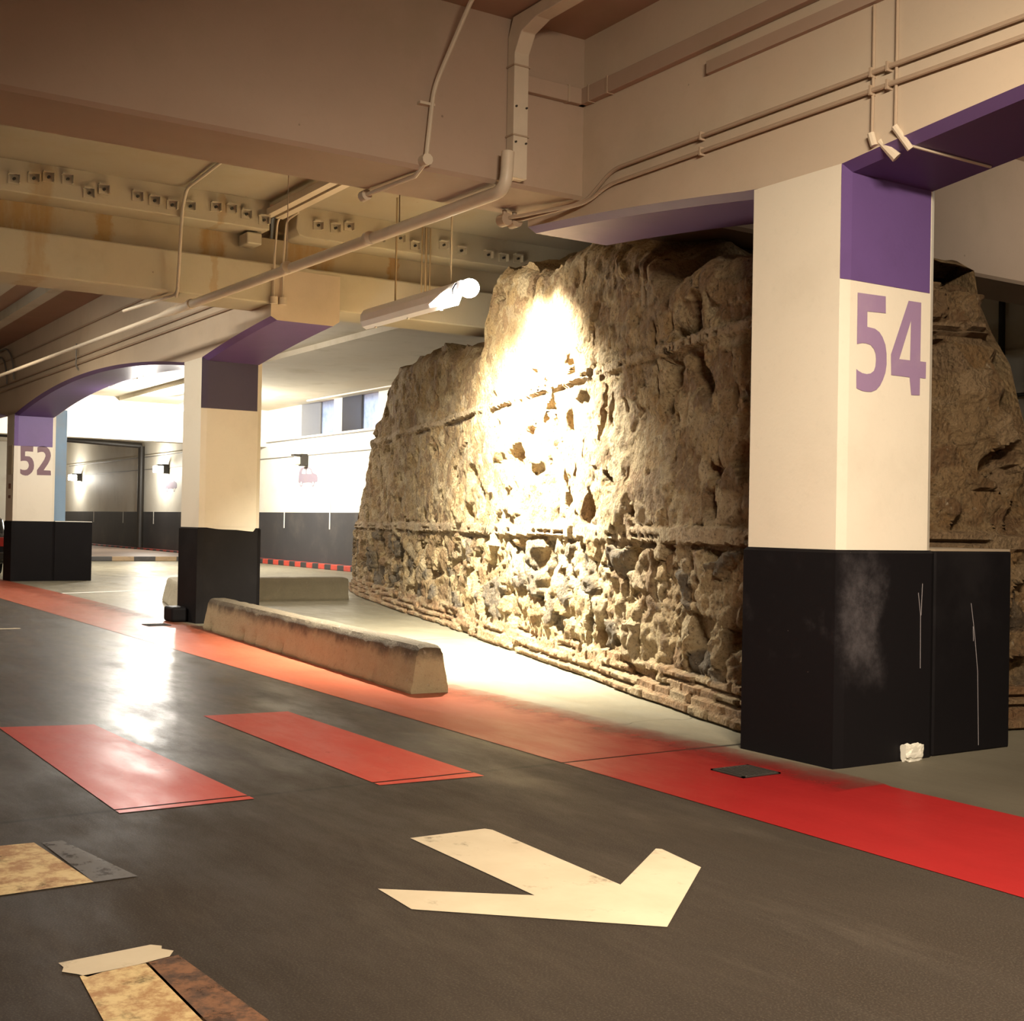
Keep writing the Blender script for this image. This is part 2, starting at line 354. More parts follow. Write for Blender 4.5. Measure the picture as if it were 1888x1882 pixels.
# far raised pavement with painted kerb, and kerb along the back wall
ka = MB().box(44, 72, 7.9, 16.2, 0, .13).build('pavement_slab', plain('pinkish_concrete', (.46, .34, .27), .5)); struct(ka, 'raised pinkish pavement beyond column 52', 'pavement')
kb = MB().box(43.85, 44, 1.0, 16.2, 0, .16).build('painted_kerb', M_KERB2, bevel=.02)
tag(kb, 'low kerb with worn black and yellow paint edging the far pavement', 'kerb')
kc = MB().box(12, 71.8, VB-.32, VB-.004, .0, .17).build('painted_kerb', M_KERB, bevel=.02)
tag(kc, 'low kerb striped red and black along the foot of the back wall', 'kerb')

# ---------------------------------------------------------------- arcade wall with arches
V0, V1 = 6.05, 7.0
COLU = [5.58, 17.65, 30.40]; CW = .80
def arch_z(u):
    """height of the arch arris above u"""
    edges = [-7.1]+[x for c in COLU for x in (c, c+CW)]+[42.0]
    for i in range(0, len(edges), 2):
        a, b = edges[i], edges[i+1]
        if a <= u <= b:
            s = (u-(a+b)/2)/((b-a)/2); return 3.83+.37*max(0, 1-s*s)
    return 3.83
def arcade(name, u0, u1, cut=None, lab=''):
    n = int((u1-u0)/.15); rings = []
    for i in range(n+1):
        u = u0+(u1-u0)*i/n; z = arch_z(u)
        zt = ZC if not (cut and u < cut) else 4.70
        rings.append([P(u, V0, zt), P(u, V0, z), P(u, V0+.085, z-.045), P(u, V1-.09, z-.045), P(u, V1, z+.02), P(u, V1, zt)])
    m = MB()
    for j, mi in ((0, 0), (1, 1), (2, 1), (3, 0), (4, 0)):
        m.loft([[r[j], r[j+1]] for r in rings], mi, cap=False, closed=False)
    m.add(rings[0], [tuple(range(6))], 0); m.add(rings[-1], [tuple(range(6))], 0)
    m.loft([[r[5], r[0]] for r in rings], 0, cap=False, closed=False)
    return struct(m.build(name, [M_ARC, M_PURPLE]), lab, 'arcade')
arcade('wall_arcade_near', -8, 9.2, lab='cream arcade wall with violet soffit above column 54')
arcade('wall_arcade_far', 15.09, 44, 15.8, lab='cream arcade wall with violet soffits above columns 53 and 52')

# ---------------------------------------------------------------- cross beams
b1 = MB(); pr = [(8.4, ZC), (8.4, 4.21), (8.43, 4.18), (9.17, 4.18), (9.2, 4.21), (9.2, ZC)]
b1.loft([[P(u, v, z) for u, z in pr] for v in (-7, 16.8)])
beam1 = tag(b1.build('cross_beam', M_BEAM), 'deep tan concrete cross beam nearest the viewer, beside column 54', 'beam')
b2root = thing('cross_beam', 'far cream concrete cross beam with rust streaks and a row of anchor plates', 'beam', (15.1, 6, 4.25))
o3 = P(15.1, 6, 4.25)
MB().box(15.1, 15.85, -7, 16.8, 4.25, 4.76).build('bottom_flange', M_CHORD, b2root, o3, bevel=.02)
MB().box(15.32, 15.8, -7, 16.8, 4.77, 5.12).build('web', M_RUST, b2root, o3)
for a, b in ((-7, 5.93), (6.30, 16.8)):
    r = MB(); pr = [(a, 5.12), (b, 5.12), (b, ZC), (a, ZC)]
    if a > 0: pr = [(a+.10, 5.10), (b, 5.10), (b, ZC), (a+.0, ZC), (a-.02, 5.2), (a+.03, 5.12)]
    r.loft([[P(u, v, z) for v, z in pr] for u in (14.88, 15.8)]); o = r.build('anchor_ledge', M_CHORD, b2root, o3, bevel=.015)
MB().box(15.0, 15.3, 5.68, 5.88, 4.95, 5.10).build('drain_stub', M_CHORD, b2root, o3, bevel=.02)
ANCH = [(2.89,5.26),(3.10,5.30),(3.26,5.34),(3.47,5.35),(3.71,5.23),(3.88,5.30),(4.27,5.28),(4.47,5.26),(4.68,5.24),(4.90,5.26),(5.22,5.30),(5.42,5.31),(5.61,5.27),(5.84,5.23),(6.57,5.27),(6.81,5.27),(7.00,5.32),(7.45,5.23),(7.75,5.27),(7.97,5.20),(8.41,5.27),(8.69,5.23),(9.12,5.23),(9.37,5.22),(9.61,5.24)]
a0 = None
for v, z in ANCH:
    if a0 is None:
        q = MB(); q.box(14.80, 14.885, -.065, .065, .045, .062); q.box(14.80, 14.885, .050, .065, -.045, .062); q.box(14.865, 14.885, -.06, .06, -.055, .055)
        a0 = q.build('anchor_plate', M_CHORD, b2root, (0, 0, 0)); a0.location = (0, 0, 0)
        bl = MB().tube([(14.83, 0, 0), (14.875, 0, 0)], .017, 8).build('anchor_bolt', M_DARK, a0)
        a0.location = Vector(P(-15.1, v-6, z-4.25)); continue
    a = a0.copy(); C.objects.link(a); a.parent = b2root; a.location = Vector(P(-15.1, v-6, z-4.25))
    c = bl.copy(); C.objects.link(c); c.parent = a
# bulkhead across the far end of the bay
b3 = MB().box(42, 42.6, 7.0, 16.8, 4.08, ZC)
tag(b3.build('bulkhead_beam', M_WHITEW), 'brightly lit white bulkhead beam meeting the back wall beyond the arch', 'beam')
# ribs and slab edges of the ceiling beyond the far beam
rb = [(15.85, 30, 4.92, 5.14, 5.32), (15.85, 30, 3.9, 4.4, 5.36), (15.85, 30, 2.2, 2.6, 5.36)]
for k, (u0, u1, v0, v1, z0) in enumerate(rb):
    struct(MB().box(u0, u1, v0, v1, z0, ZC).build('ceiling_rib', M_CEIL2), ('shallow ceiling rib beside the arcade beyond the far cross beam', 'middle shallow ceiling rib beyond the far cross beam', 'shallow ceiling rib farthest from the arcade')[k], 'ceiling rib')
struct(MB().box(15.85, 42, 11.6, 16.8, 5.36, ZC).build('ceiling_panel', M_CEIL2), 'dropped pale ceiling panel beside the back wall', 'ceiling')
struct(MB().box(9.2, 15.0, -7, 16.8, ZC-.02, ZC).build('ceiling_slab', M_BAYC), 'pale ceiling slab between the two cross beams', 'ceiling')
struct(MB().box(15.8, 71.9, 7.0, 16.79, ZC-.015, ZC).build('ceiling_slab', M_CEIL2), 'pale ceiling behind the far arcade', 'ceiling')

# ---------------------------------------------------------------- columns
def column(u, label, num, plinth=None, extra=None):
    org = P(u, V0, 0); t = thing('concrete_column', label, 'column', (u, V0, 0))
    c = .085
    def pr(z, e=0, ch=c): return [P(u-e, V0+ch-e*.3, z), P(u+ch-e*.3, V0-e, z)] if 0 else [P(u-e, V0+ch, z), P(u+ch*.0+.0-e*.0, V0-e, z)]
    def ring(z, e):
        a, b, v0, v1 = u-e, u+CW+e, V0-e, V0+.92+e
        return [P(a+.012, v0, z), P(b, v0, z), P(b, v1, z), P(a+.03, v1, z), P(a, v1-.06, z), P(a, v0+c, z)]
    MB().loft([ring(1.38, 0), ring(3.83, 0)]).build('shaft', M_COL, t, org)
    e = .022
    MB().loft([ring(0, e), ring(1.36, e), ring(1.38, .005)]).build('painted_base', M_BASE54 if u < 10 else M_BLACK, t, org)
    pv = [(u+.012-.004, V0-.003), (u-.004, V0+c), (u-.004, V0+.845), (u+.01, V0+.845), (u+.03, V0+c)]
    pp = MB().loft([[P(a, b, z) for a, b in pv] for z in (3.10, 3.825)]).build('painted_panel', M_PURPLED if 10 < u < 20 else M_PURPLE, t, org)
    pp['label'] = 'violet painted square'
    if num:
        mm = M_PURPLE2 if u < 10 else M_PURPLE3
        nb = MB()
        for g in num: nb.poly(g[0], g[1:], lambda a, b: P(u-.004, a, b))
        o = nb.build('painted_number', mm, t, org); o['label'] = 'lilac stencilled number'
    if plinth:
        MB().box(u-.01, u+CW, V0+.935, plinth, 0, 1.375).build('plinth', M_BLACK, t, org, bevel=.012)
        MB().box(u-.005, u+CW, V0+.94, plinth-.01, 1.376, 1.392).build('plinth_cap', M_WHITE if u > 20 else M_STONE2, t, org)
    return t
M_STONE2 = plain('crumbled_mortar', (.34, .27, .19), .9)
c54 = column(COLU[0], 'near column with black base, violet square and number 54', N54, 7.80)
c53 = column(COLU[1], 'middle column with black base and violet square but no number', None)
c52 = column(COLU[2], 'far column with violet square, number 52 and a long black plinth', N52, 7.84)
# chipped paint edge of the middle column, scratches and scuffs on column 54
o = MB().add([P(COLU[1]-.024, v, z) for v, z in ((6.12,1.385),(6.90,1.385),(6.86,1.33),(6.78,1.335),(6.6,1.352),(6.4,1.356),(6.3,1.362))], [tuple(range(7))]).build('chipped_paint', M_COL, c53, P(COLU[1], V0, 0))
scr = MB()
for pts in ([(6.80,1.10),(6.825,.95),(6.83,.60)], [(6.84,1.16),(6.83,.95)], [(7.36,1.02),(7.40,.82),(7.44,.55),(7.45,.3),(7.46,.04)], [(7.385,.86),(7.39,.76)]):
    scr.tube([(5.556 if a < 7 else 5.567, a, za) for a, za in pts], .0022, 5)
o = scr.build('scratch', plain('grey_scratch', (.25, .23, .24), .7), c54, P(COLU[0], V0, 0))
# pale blue pier standing on the plinth of column 52
bp = MB().box(30.62, 31.1, 7.0, 7.27, 1.392, 4.0).build('blue_pier', M_BLUE, bevel=.01)
tag(bp, 'narrow pale blue pier standing on the black plinth beside column 52', 'pier')
# small notices on the side of column 52
o52 = P(COLU[2], V0, 0)
nt_ = MB().box(30.52, 30.95, V0-.015, V0-.001, 2.45, 3.12).build('notice_panel', painted('yellowed_notice', (.62, .54, .38), .5), None, (0, 0, 0), bevel=.004)
tag(nt_, 'tall yellowed notice panel on the side of column 52', 'notice')
for z0, z1, lb in ((2.12, 2.24, 'square red brown sticker below the notice on column 52'), (1.90, 1.97, 'smaller brown sticker lowest on the side of column 52')):
    tag(MB().box(30.66, 30.90, V0-.008, V0-.001, z0, z1).build('sticker', plain('red_brown_sticker', (.25, .10, .06), .5)), lb, 'sticker')

# ---------------------------------------------------------------- floor markings
ZF = .003
def mark(name, pts, m, lab, cat='road marking', z=ZF):
    o = MB().add([P(u, v, z) for u, v in pts], [tuple(range(len(pts)))]).build(name, m)
    return tag(o, lab, cat)
mark('edge_stripe', [(-8, 4.62), (40, 4.64), (40, 6.02), (26, 6.02), (20, 5.95), (5.16, 5.98), (5.02, 5.93), (-8, 5.93)], M_REDP, 'long broad red stripe painted on the floor past the column bases')
mark('crossing_stripe', [(9.46, 1.82), (9.30, 2.44), (6.45, 2.55), (6.45, 1.83)], M_REDC, 'red crossing stripe with the bright reflection, beside a worn yellow dash')
mark('crossing_stripe', [(9.35, 3.27), (9.28, 3.93), (6.40, 3.97), (6.45, 3.30)], M_REDC, 'red crossing stripe nearer the long concrete barrier')
mark('arrow_marking', [(5.30, 2.88), (5.29, 3.29), (5.25, 3.31), (4.19, 3.28), (4.58, 3.79), (4.56, 3.81), (4.23, 3.76), (3.66, 3.09), (4.32, 2.36), (4.63, 2.37), (4.24, 2.88)], M_ARROW, 'cream painted arrow on the dark floor')
mark('lane_dash', [(6.08, .95), (6.05, 1.33), (5.28, 1.40), (5.27, .98)], M_YEL, 'worn yellow lane dash level with the crossing stripes')
mark('lane_dash', [(4.38, 1.05), (4.41, 1.37), (4.38, 1.40), (4.35, 1.39), (4.31, 1.42), (4.26, 1.39), (4.235, 1.28), (4.22, 1.15), (4.20, 1.10), (4.24, 1.08), (4.29, 1.04), (4.33, 1.055)], M_ARROW, 'solid cream end of the lane dash nearest the viewer')
mark('lane_dash', [(4.22, 1.08), (4.235, 1.31), (3.2, 1.31), (3.2, 1.00)], M_YEL, 'mottled yellow worn length of the lane dash nearest the viewer')
mark('lane_dash', [(4.235, 1.30), (4.26, 1.42), (3.2, 1.50), (3.2, 1.30)], M_RUSTR, 'rust brown worn strip along the side of the nearest lane dash')
mark('blackout_patch', [(6.03, 1.36), (6.03, 1.45), (5.28, 1.58), (5.28, 1.40)], M_GREYR, 'grey patch of paint beside the worn yellow dash')
mark('bay_line', [(25.3, 5.95), (25.5, 5.95), (26.5, 8.6), (26.3, 8.6)], M_WHITE, 'thin white parking bay line on the floor between columns 53 and 52')
mark('lane_line', [(17.58, 3.1), (17.58, 3.64), (17.70, 3.64), (17.70, 3.1)], M_ARROW, 'short cream line end on the floor before column 52')
def grate(u0, u1, v0, v1, lab):
    org = P((u0+u1)/2, (v0+v1)/2, 0); t = thing('floor_drain', lab, 'drain', ((u0+u1)/2, (v0+v1)/2, 0))
    MB().box(u0, u1, v0, v1, .001, .006).build('drain_well', M_BLACK, t, org)
    for i in range(9):
        v = v0+.02+(v1-v0-.04)*i/8; MB().box(u0+.02, u1-.02, v-.008, v+.008, .006, .012).build('drain_bar', M_GREYD, t, org)
    q = MB()
    for a in ((u0, u0+.018, v0, v1), (u1-.018, u1, v0, v1), (u0, u1, v0, v0+.018), (u0, u1, v1-.018, v1)): q.box(*a, .006, .012)
    q.build('drain_frame', M_GREYD, t, org)
M_GREYD = plain('worn_iron', (.028, .023, .018), .8, 0.)
grate(5.61, 5.90, 5.31, 5.62, 'small iron floor drain in the faded red paint beside column 54')
grate(17.40, 17.72, 5.28, 5.60, 'iron floor drain in the wet looking floor beside column 53')

# ---------------------------------------------------------------- concrete barriers
def barrier(name, a, b, wb, wt, h, m, lab, chips=0, seed=0):
    A, B = Vector((a[0], a[1])), Vector((b[0], b[1])); L = (B-A).length; d = (B-A)/L; nn = Vector((-d.y, d.x))
    prof = [(-wb/2+.01, 0), (-wb/2, .03), (-wb/2+.02, .10), (-wt/2-.008, h-.06), (-wt/2+.02, h-.012), (-wt/4, h), (wt/4, h), (wt/2-.02, h-.012), (wt/2+.008, h-.06), (wb/2-.02, .10), (wb/2, .03), (wb/2-.01, 0)]
    pf = []
    for i in range(len(prof)):           # denser profile
        p, q = prof[i], prof[(i+1) % len(prof)]; k = 5 if abs(p[1]-q[1]) > .1 else 2
        for j in range(k): pf.append((p[0]+(q[0]-p[0])*j/k, p[1]+(q[1]-p[1])*j/k))
    n = int(L/.06); rings = []
    for i in range(n+1):
        s = L*i/n; end = min(s, L-s); tp = 1-.06*math.exp(-end/.03)
        r = []
        for (x, z) in pf:
            q = Vector((s*3, x*4, z*4+seed)); dd = (noise.noise(q*1.5)*.010+noise.noise(q*6)*.006)
            if z < .12: dd -= max(0, noise.noise(Vector((s*4, seed, 3)))-.25)*.12
            zz = z*tp+(dd*.5 if z > h*.9 else 0); xx = x*tp + (dd if x > 0 else -dd)
            if z <= .001: zz = 0
            c = A+d*(s - (.0 if 0 else 0))+nn*xx; r.append(P(c.x, c.y, zz))
        rings.append(r)
    o = MB().loft(rings).build(name, m, None, P(a[0], a[1], 0), smooth=True)
    return tag(o, lab, 'concrete barrier', 'concrete barriers')
barrier('concrete_barrier', (16.75, 6.02), (9.74, 5.46), .40, .25, .43, M_BARR, 'long weathered concrete barrier with mossy top in front of column 53', seed=3)
barrier('concrete_barrier', (22.4, 7.75), (22.38, 10.62), .36, .30, .43, M_BARR2, 'grey brown concrete barrier lying across the floor up to the ruined wall', seed=9)
barrier('concrete_barrier', (22.67, 7.32), (19.2, 6.55), .42, .25, .44, M_BARR3, 'pale concrete barrier half hidden behind column 53', seed=5)
bf = MB().box(17.95, 18.35, 5.78, 6.02, 0, .22).build('rubber_block', M_BLACK, bevel=.04, seg=3); tag(bf, 'small black block at the foot of column 53', 'block')
# foam lump
fm = bmesh.new(); bmesh.ops.create_icosphere(fm, subdivisions=4, radius=.06)
for v in fm.verts:
    n_ = noise.noise(v.co*40)*.016+noise.noise(v.co*90)*.008
    v.co += v.normal*n_; v.co.y = max(-.088, min(.088, v.co.y*2.3+n_*.6)); v.co.x *= .5; v.co.z = max(0, min(.105+n_*1.2, v.co.z*1.4+.06))
me = bpy.data.meshes.new('foam_lump'); fm.to_mesh(me); fm.free(); me.materials.append(M_FOAM)
fo = bpy.data.objects.new('foam_lump', me); C.objects.link(fo); fo.location = P(5.53, 6.73, 0)
tag(fo, 'white crumbly foam lump on the floor against the black base of column 54', 'foam')
# ---------------------------------------------------------------- the ruined rubble wall
BASE = [(26.1,12.55),(25.5,12.3),(22.91,11.28),(19.19,10.17),(16.4,9.43),(13.9,8.64),(11.7,8.0),(10.03,7.5),(8.65,7.07),(7.59,6.76),(6.92,6.58),(6.62,6.52)]
TOP = [(0,1.35),(.55,1.58),(1.0,1.75),(1.9,2.21),(2.6,2.3),(3.4,2.71),(3.9,3.25),(4.7,3.57),(5.3,4.0),(5.9,4.18),(7.4,4.20),(8.5,4.22),(9.6,4.12),(10.4,3.97),(11.1,3.84),(12.05,3.80),(12.2,4.2),(12.35,4.66),(12.7,4.76),(13.2,4.72),(13.75,4.58),(14.5,4.40),(14.9,4.39),(15.3,4.38),(15.5,4.42),(16.1,4.39),(16.6,4.26),(17.1,4.14),(17.6,4.02),(17.85,3.86),(18.0,3.66),(18.2,3.50),(18.35,3.60),(18.9,3.65),(19.3,3.62),(19.8,3.56),(20.3,3.5),(21,3.3)]
SOFF = .35   # the trace below starts a little before the first measured point
acc = [0]
for a, b in zip(BASE[:-1], BASE[1:]): acc.append(acc[-1]+math.hypot(b[0]-a[0], b[1]-a[1]))
LT = acc[-1]
def base_at(s):
    for i in range(len(acc)-1):
        if s <= acc[i+1] or i == len(acc)-2:
            t = (s-acc[i])/(acc[i+1]-acc[i]); a, b = BASE[i], BASE[i+1]
            return Vector((a[0]+(b[0]-a[0])*t, a[1]+(b[1]-a[1])*t))
def nrm_at(s):
    e = .8; a = base_at(max(0, s-e)); b = base_at(min(LT, s+e)); d = (b-a).normalized()
    return Vector((d.y, -d.x)) if (Vector((d.y, -d.x)).y < 0) else Vector((-d.y, d.x))   # towards the viewer (-v)
def top_at(s):
    s -= SOFF
    if s <= TOP[0][0]: z = TOP[0][1]
    else:
        z = TOP[-1][1]
        for (a, za), (b, zb) in zip(TOP[:-1], TOP[1:]):
            if a <= s <= b: z = za+(zb-za)*(s-a)/(b-a); break
    return z + noise.noise(Vector((s*3.1, 0, 5)))*.06+noise.noise(Vector((s*9, 2, 5)))*.035
STC = [(.48,.35,.19),(.40,.28,.15),(.33,.22,.115),(.54,.43,.27),(.30,.19,.10),(.42,.32,.20),(.40,.27,.13),(.27,.18,.10)]
BRC = [(.42,.26,.14),(.48,.33,.19),(.50,.38,.23),(.36,.22,.12)]
def relief(p, z, s):
    """outward displacement and albedo at world point p on the wall"""
    big = noise.noise(p*.55)*.10+noise.noise(p*1.4+Vector((7, 0, 0)))*.055
    fine = noise.noise(p*7)*.018+noise.noise(p*16)*.010
    zz = z+noise.noise(Vector((s*.9, 0, 1)))*.025
    lo = 1.0 if z < 1.4 else (.62 if z < 3.0 else .75)
    # courses
    for zc, h, seed in ((1.44, .13, 1.), (3.05, .09, 2.)):
        if abs(zz-zc) < h/2+.0:
            k = (zz-zc)/h; gap = noise.noise(Vector((s*1.3, seed, 9)))
            d = .030+.02*gap+big*.8+noise.noise(Vector((math.floor(s*2.3)*1.7, seed, 2)))*.012
            if abs(k+.1) < .07 and gap > .0: d -= .05
            br = noise.noise(Vector((s*1.4, seed*3, 4)))
            if br > .30: d -= .05
            c = BRC[int(s*3.1+17*seed) % 4] if zc < 2 else BRC[1]
            c = tuple(.5*a+.5*b for a, b in zip(c, (.52, .43, .29)))
            return d+fine*.6, c
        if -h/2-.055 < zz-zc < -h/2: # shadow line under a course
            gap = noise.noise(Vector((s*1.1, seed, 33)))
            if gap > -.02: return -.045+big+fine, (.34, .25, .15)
    if z < .31:
        cr = int(z/.078); k = (z/.078) % 1.
        out = (.12, .09, .055, .03)[min(cr, 3)]
        jt = ((s*3.0+cr*.5+noise.noise(Vector((s*.6, cr, 0)))*.4) % 1.)
        d = out+noise.noise(Vector((math.floor(s*3+cr*.5)*3.3, cr*2.1, 1.5)))*.035
        if k < .16 or jt < .06: d -= .04
        if noise.noise(Vector((s*.8, cr, 12))) > .3: d -= .07
        return d+fine*.5+big*.3, BRC[(int(s*3+cr*.5)*7+cr*3) % 4]
    # rubble: irregular blocks set in mortar, ragged low down, smeared over higher up
    low = z < 1.37
    sc = 3.0 if low else 3.6
    wv = Vector((noise.noise(p*2.2), noise.noise(p*2.2+Vector((9, 9, 9))), noise.noise(p*2.2+Vector((4, 1, 7)))))*.55 + Vector((noise.noise(p*8), noise.noise(p*8+Vector((5, 2, 9))), noise.noise(p*8+Vector((1, 7, 3)))))*.16
    q = Vector((p.x*sc, p.y*sc, p.z*sc*1.25))+wv
    dist, pts = noise.voronoi(q)
    e = dist[1]-dist[0]; h = noise.noise(pts[0]*1.7+Vector((3.3, 1.1, .7)))*1.6; h2 = noise.noise(pts[0]*2.3+Vector((13.3, 6.1, .2)))
    cell = int((h+2)*997) % len(STC)
    w = .10 if low else .07
    st = min(1., e/w); smear = noise.noise(p*1.9+Vector((2, 8, 5)))
    rough = (abs(noise.noise(p*4.5))*.05-.015+noise.noise(p*11)*.022+noise.noise(p*24)*.012)
    if low:
        d = h*.045+rough*1.25+(st-1)*(.035 if smear < .2 else .012)
        if h2 > .28: d -= .13*st*min(1, (h2-.28)*9)
        if h2 < -.40: d += .05*st
    else:
        d = h*.020+rough*.75+(st-1)*(.016 if smear < .05 else .004)
        if h2 > .47: d -= .11*st*min(1, (h2-.47)*10)
        if h2 < -.46: d += .035*st
    hole = noise.noise(p*2.1+Vector((31, 5, 2)))
    if hole > .47: d -= min(.14, (hole-.47)*1.6)
    slit = noise.noise(Vector((p.x*6.5, p.y*6.5, p.z*2.2))+Vector((3, 15, 2)))
    if slit > .52 and z > 1.5: d -= (slit-.52)*1.1
    c = STC[cell]
    if e < w*.8 or smear > .33: c = (.46, .35, .20)
    if low and abs(h) > .62: c = (.15, .125, .095)
    return d+big, c

def build_ruin():
    # stations along the wall, denser near the viewer
    S = [0.]
    while S[-1] < LT: S.append(S[-1]+(.050 if S[-1] < 8 else .036 if S[-1] < 13 else .026))
    S[-1] = LT
    NR = 150; NT = 14
    verts, faces, cols = [], [], []
    def push(p, c): verts.append(p); cols.append(c); return len(verts)-1
    def thick(s, z):   # wall gets thicker towards its foot, measured at the near end
        t = 3.05-.36*z if z < 3.4 else 1.8
        e = min(1., max(0., (s-1)/5.)); return (t if s > 14 else t*.85)*(.35+.65*e)
    front, back, topg = [], [], []
    for s in S:
        b = base_at(s); n2 = nrm_at(s); H = top_at(s); col = []
        for i in range(NR+1):
            z = H*i/NR; p = Vector((b.x, -b.y, z))
            d, c = relief(p, z, s)
            rd = max(0, (z-(H-.16))/.16); d -= rd*rd*.10
            ed = max(0, (.25-(LT-s))/.25); d -= ed*ed*.12
            if s < .5: d -= (.5-s)*.5
            q = b+n2*d
            # ragged ends
            sh = noise.noise(Vector((z*3.3, 1, s*.2)))*.12+noise.noise(Vector((z*9, 4, 0)))*.05
            w_ = max(0, 1-s/1.2); dr = (base_at(min(LT, s+.3))-b).normalized() if s < LT-.3 else (b-base_at(s-.3)).normalized()
            q += dr*sh*w_
            col.append(push(P(q.x, q.y, z), c))
        front.append(col)
        tg = []
        for j in range(1, NT):
            t = thick(s, H); q = b-n2*(t*j/NT); zt = H+noise.noise(Vector((q.x*2, q.y*2, 3)))*.16+noise.noise(Vector((q.x*6, q.y*6, 3)))*.06+.10*math.sin(math.pi*j/NT)
            tg.append(push(P(q.x, q.y, min(zt, 5.4)), STC[(j*3+int(s*5)) % 8]))
        topg.append(tg)
        bk = []
        for i in range(0, NR+1, 10):
            z = H*i/NR; t = thick(s, z)+noise.noise(Vector((s, z*2, 8)))*.15; q = b-n2*t; bk.append(push(P(q.x, q.y, z), STC[i % 8]))
        back.append(bk)
    for a in range(len(S)-1):
        f0_, f1_ = front[a], front[a+1]
        for i in range(NR): faces.append((f0_[i], f1_[i], f1_[i+1], f0_[i+1]))
        r0_ = [f0_[-1]]+topg[a]+[back[a][-1]]; r1_ = [f1_[-1]]+topg[a+1]+[back[a+1][-1]]
        for j in range(len(r0_)-1): faces.append((r0_[j], r1_[j], r1_[j+1], r0_[j+1]))
        for i in range(len(back[a])-1): faces.append((back[a][i+1], back[a+1][i+1], back[a+1][i], back[a][i]))
    # near end: a rough broken section
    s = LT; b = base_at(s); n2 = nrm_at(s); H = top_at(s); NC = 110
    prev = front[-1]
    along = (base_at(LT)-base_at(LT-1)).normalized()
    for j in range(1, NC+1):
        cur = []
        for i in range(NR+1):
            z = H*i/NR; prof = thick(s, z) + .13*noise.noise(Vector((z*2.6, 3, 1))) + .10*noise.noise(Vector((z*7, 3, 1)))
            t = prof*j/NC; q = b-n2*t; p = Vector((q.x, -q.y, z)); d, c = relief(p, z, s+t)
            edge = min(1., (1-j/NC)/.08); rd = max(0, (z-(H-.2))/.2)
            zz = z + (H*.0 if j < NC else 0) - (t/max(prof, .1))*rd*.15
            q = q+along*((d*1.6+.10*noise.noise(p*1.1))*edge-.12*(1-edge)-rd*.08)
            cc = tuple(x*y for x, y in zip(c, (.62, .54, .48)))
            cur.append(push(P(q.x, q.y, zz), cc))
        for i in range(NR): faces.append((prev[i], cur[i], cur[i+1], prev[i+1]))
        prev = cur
    me = bpy.data.meshes.new('ruined_wall'); me.from_pydata(verts, [], faces)
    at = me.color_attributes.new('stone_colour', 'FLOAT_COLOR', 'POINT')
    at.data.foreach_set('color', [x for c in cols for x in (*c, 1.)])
    me.materials.append(M_STONE)
    for p in me.polygons: p.use_smooth = True
    bm = bmesh.new(); bm.from_mesh(me); bmesh.ops.recalc_face_normals(bm, faces=bm.faces); bm.to_mesh(me); bm.free()
    try: me.set_sharp_from_angle(angle=math.radians(55))
    except Exception: pass
    o = bpy.data.objects.new('ruined_wall', me); C.objects.link(o)
    return tag(o, 'old rubble stone and brick wall fragment, brightly lit, standing behind the columns', 'ruined wall')
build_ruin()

# ---------------------------------------------------------------- pipes, conduits, trunking
def pipe(name, pts, r, m, lab, cat='pipe', rad=.06, seg=10, group=None):
    o = MB().tube(route(pts, rad), r, seg).build(name, m, smooth=True); return tag(o, lab, cat, group)
# big drain pipe under the beams, with its flat downpipe box on the near beam
t = thing('drain_pipe', 'thick cream drain pipe running under both cross beams', 'pipe', (8.2, 5.2, 4.1)); og = P(8.2, 5.2, 4.1)
MB().tube(route([(8.27, 5.24, 4.40), (8.26, 5.22, 4.10), (15.6, 4.93, 4.09)], .14), .052, 14).build('pipe_run', M_PIPE, t, og, smooth=True)
MB().tube([(15.6, 4.93, 4.09), (16.0, 4.92, 4.09), (24.8, 4.66, 4.09), (31, 4.5, 4.09)], [.052, .03, .03, .03], 10).build('thin_pipe_run', M_PIPE, t, og, smooth=True)
for u, v in ((12.12, 5.02), (10.4, 5.10), (14.9, 4.95)):
    MB().tube([(u-.03, v, 4.095), (u+.03, v, 4.095)], .062, 14).build('pipe_collar', M_PIPE, t, og, smooth=True)
for u, v in ((12.12, 5.02), (9.9, 5.15)):
    MB().tube([(u, v, 4.13), (u, v, 5.48)], .006, 6).build('hanger_rod', M_PIPED, t, og)
d = thing('drain_duct', 'flat boxed drain duct bending from the ceiling down the near cross beam', 'duct', (8.3, 5.3, 4.4)); og = P(8.3, 5.3, 4.4)
q = MB(); w0, w1 = 5.30, 5.435
path = [(-3.0, 5.39), (8.0, 5.39), (8.20, 5.34), (8.29, 5.20), (8.29, 4.22)]; path2 = [(-3.0, 5.49), (8.0, 5.49), (8.33, 5.49), (8.395, 5.35), (8.395, 4.22)]
q.loft([[P(a[0], w0, a[1]), P(a[0], w1, a[1]), P(b[0], w1, b[1]), P(b[0], w0, b[1])] for a, b in zip(path, path2)]); q.build('duct_run', M_PIPE, d, og, bevel=.008)
for z in (4.55, 5.1): MB().box(8.28, 8.395, w0-.01, w1+.01, z, z+.012).build('duct_joint', M_PIPED, d, og)
for z in (4.50, 4.78): 
    for v in (w0+.02, w1-.02): MB().tube([(8.275, v, z), (8.29, v, z)], .008, 6).build('screw', M_DARK, d, og)
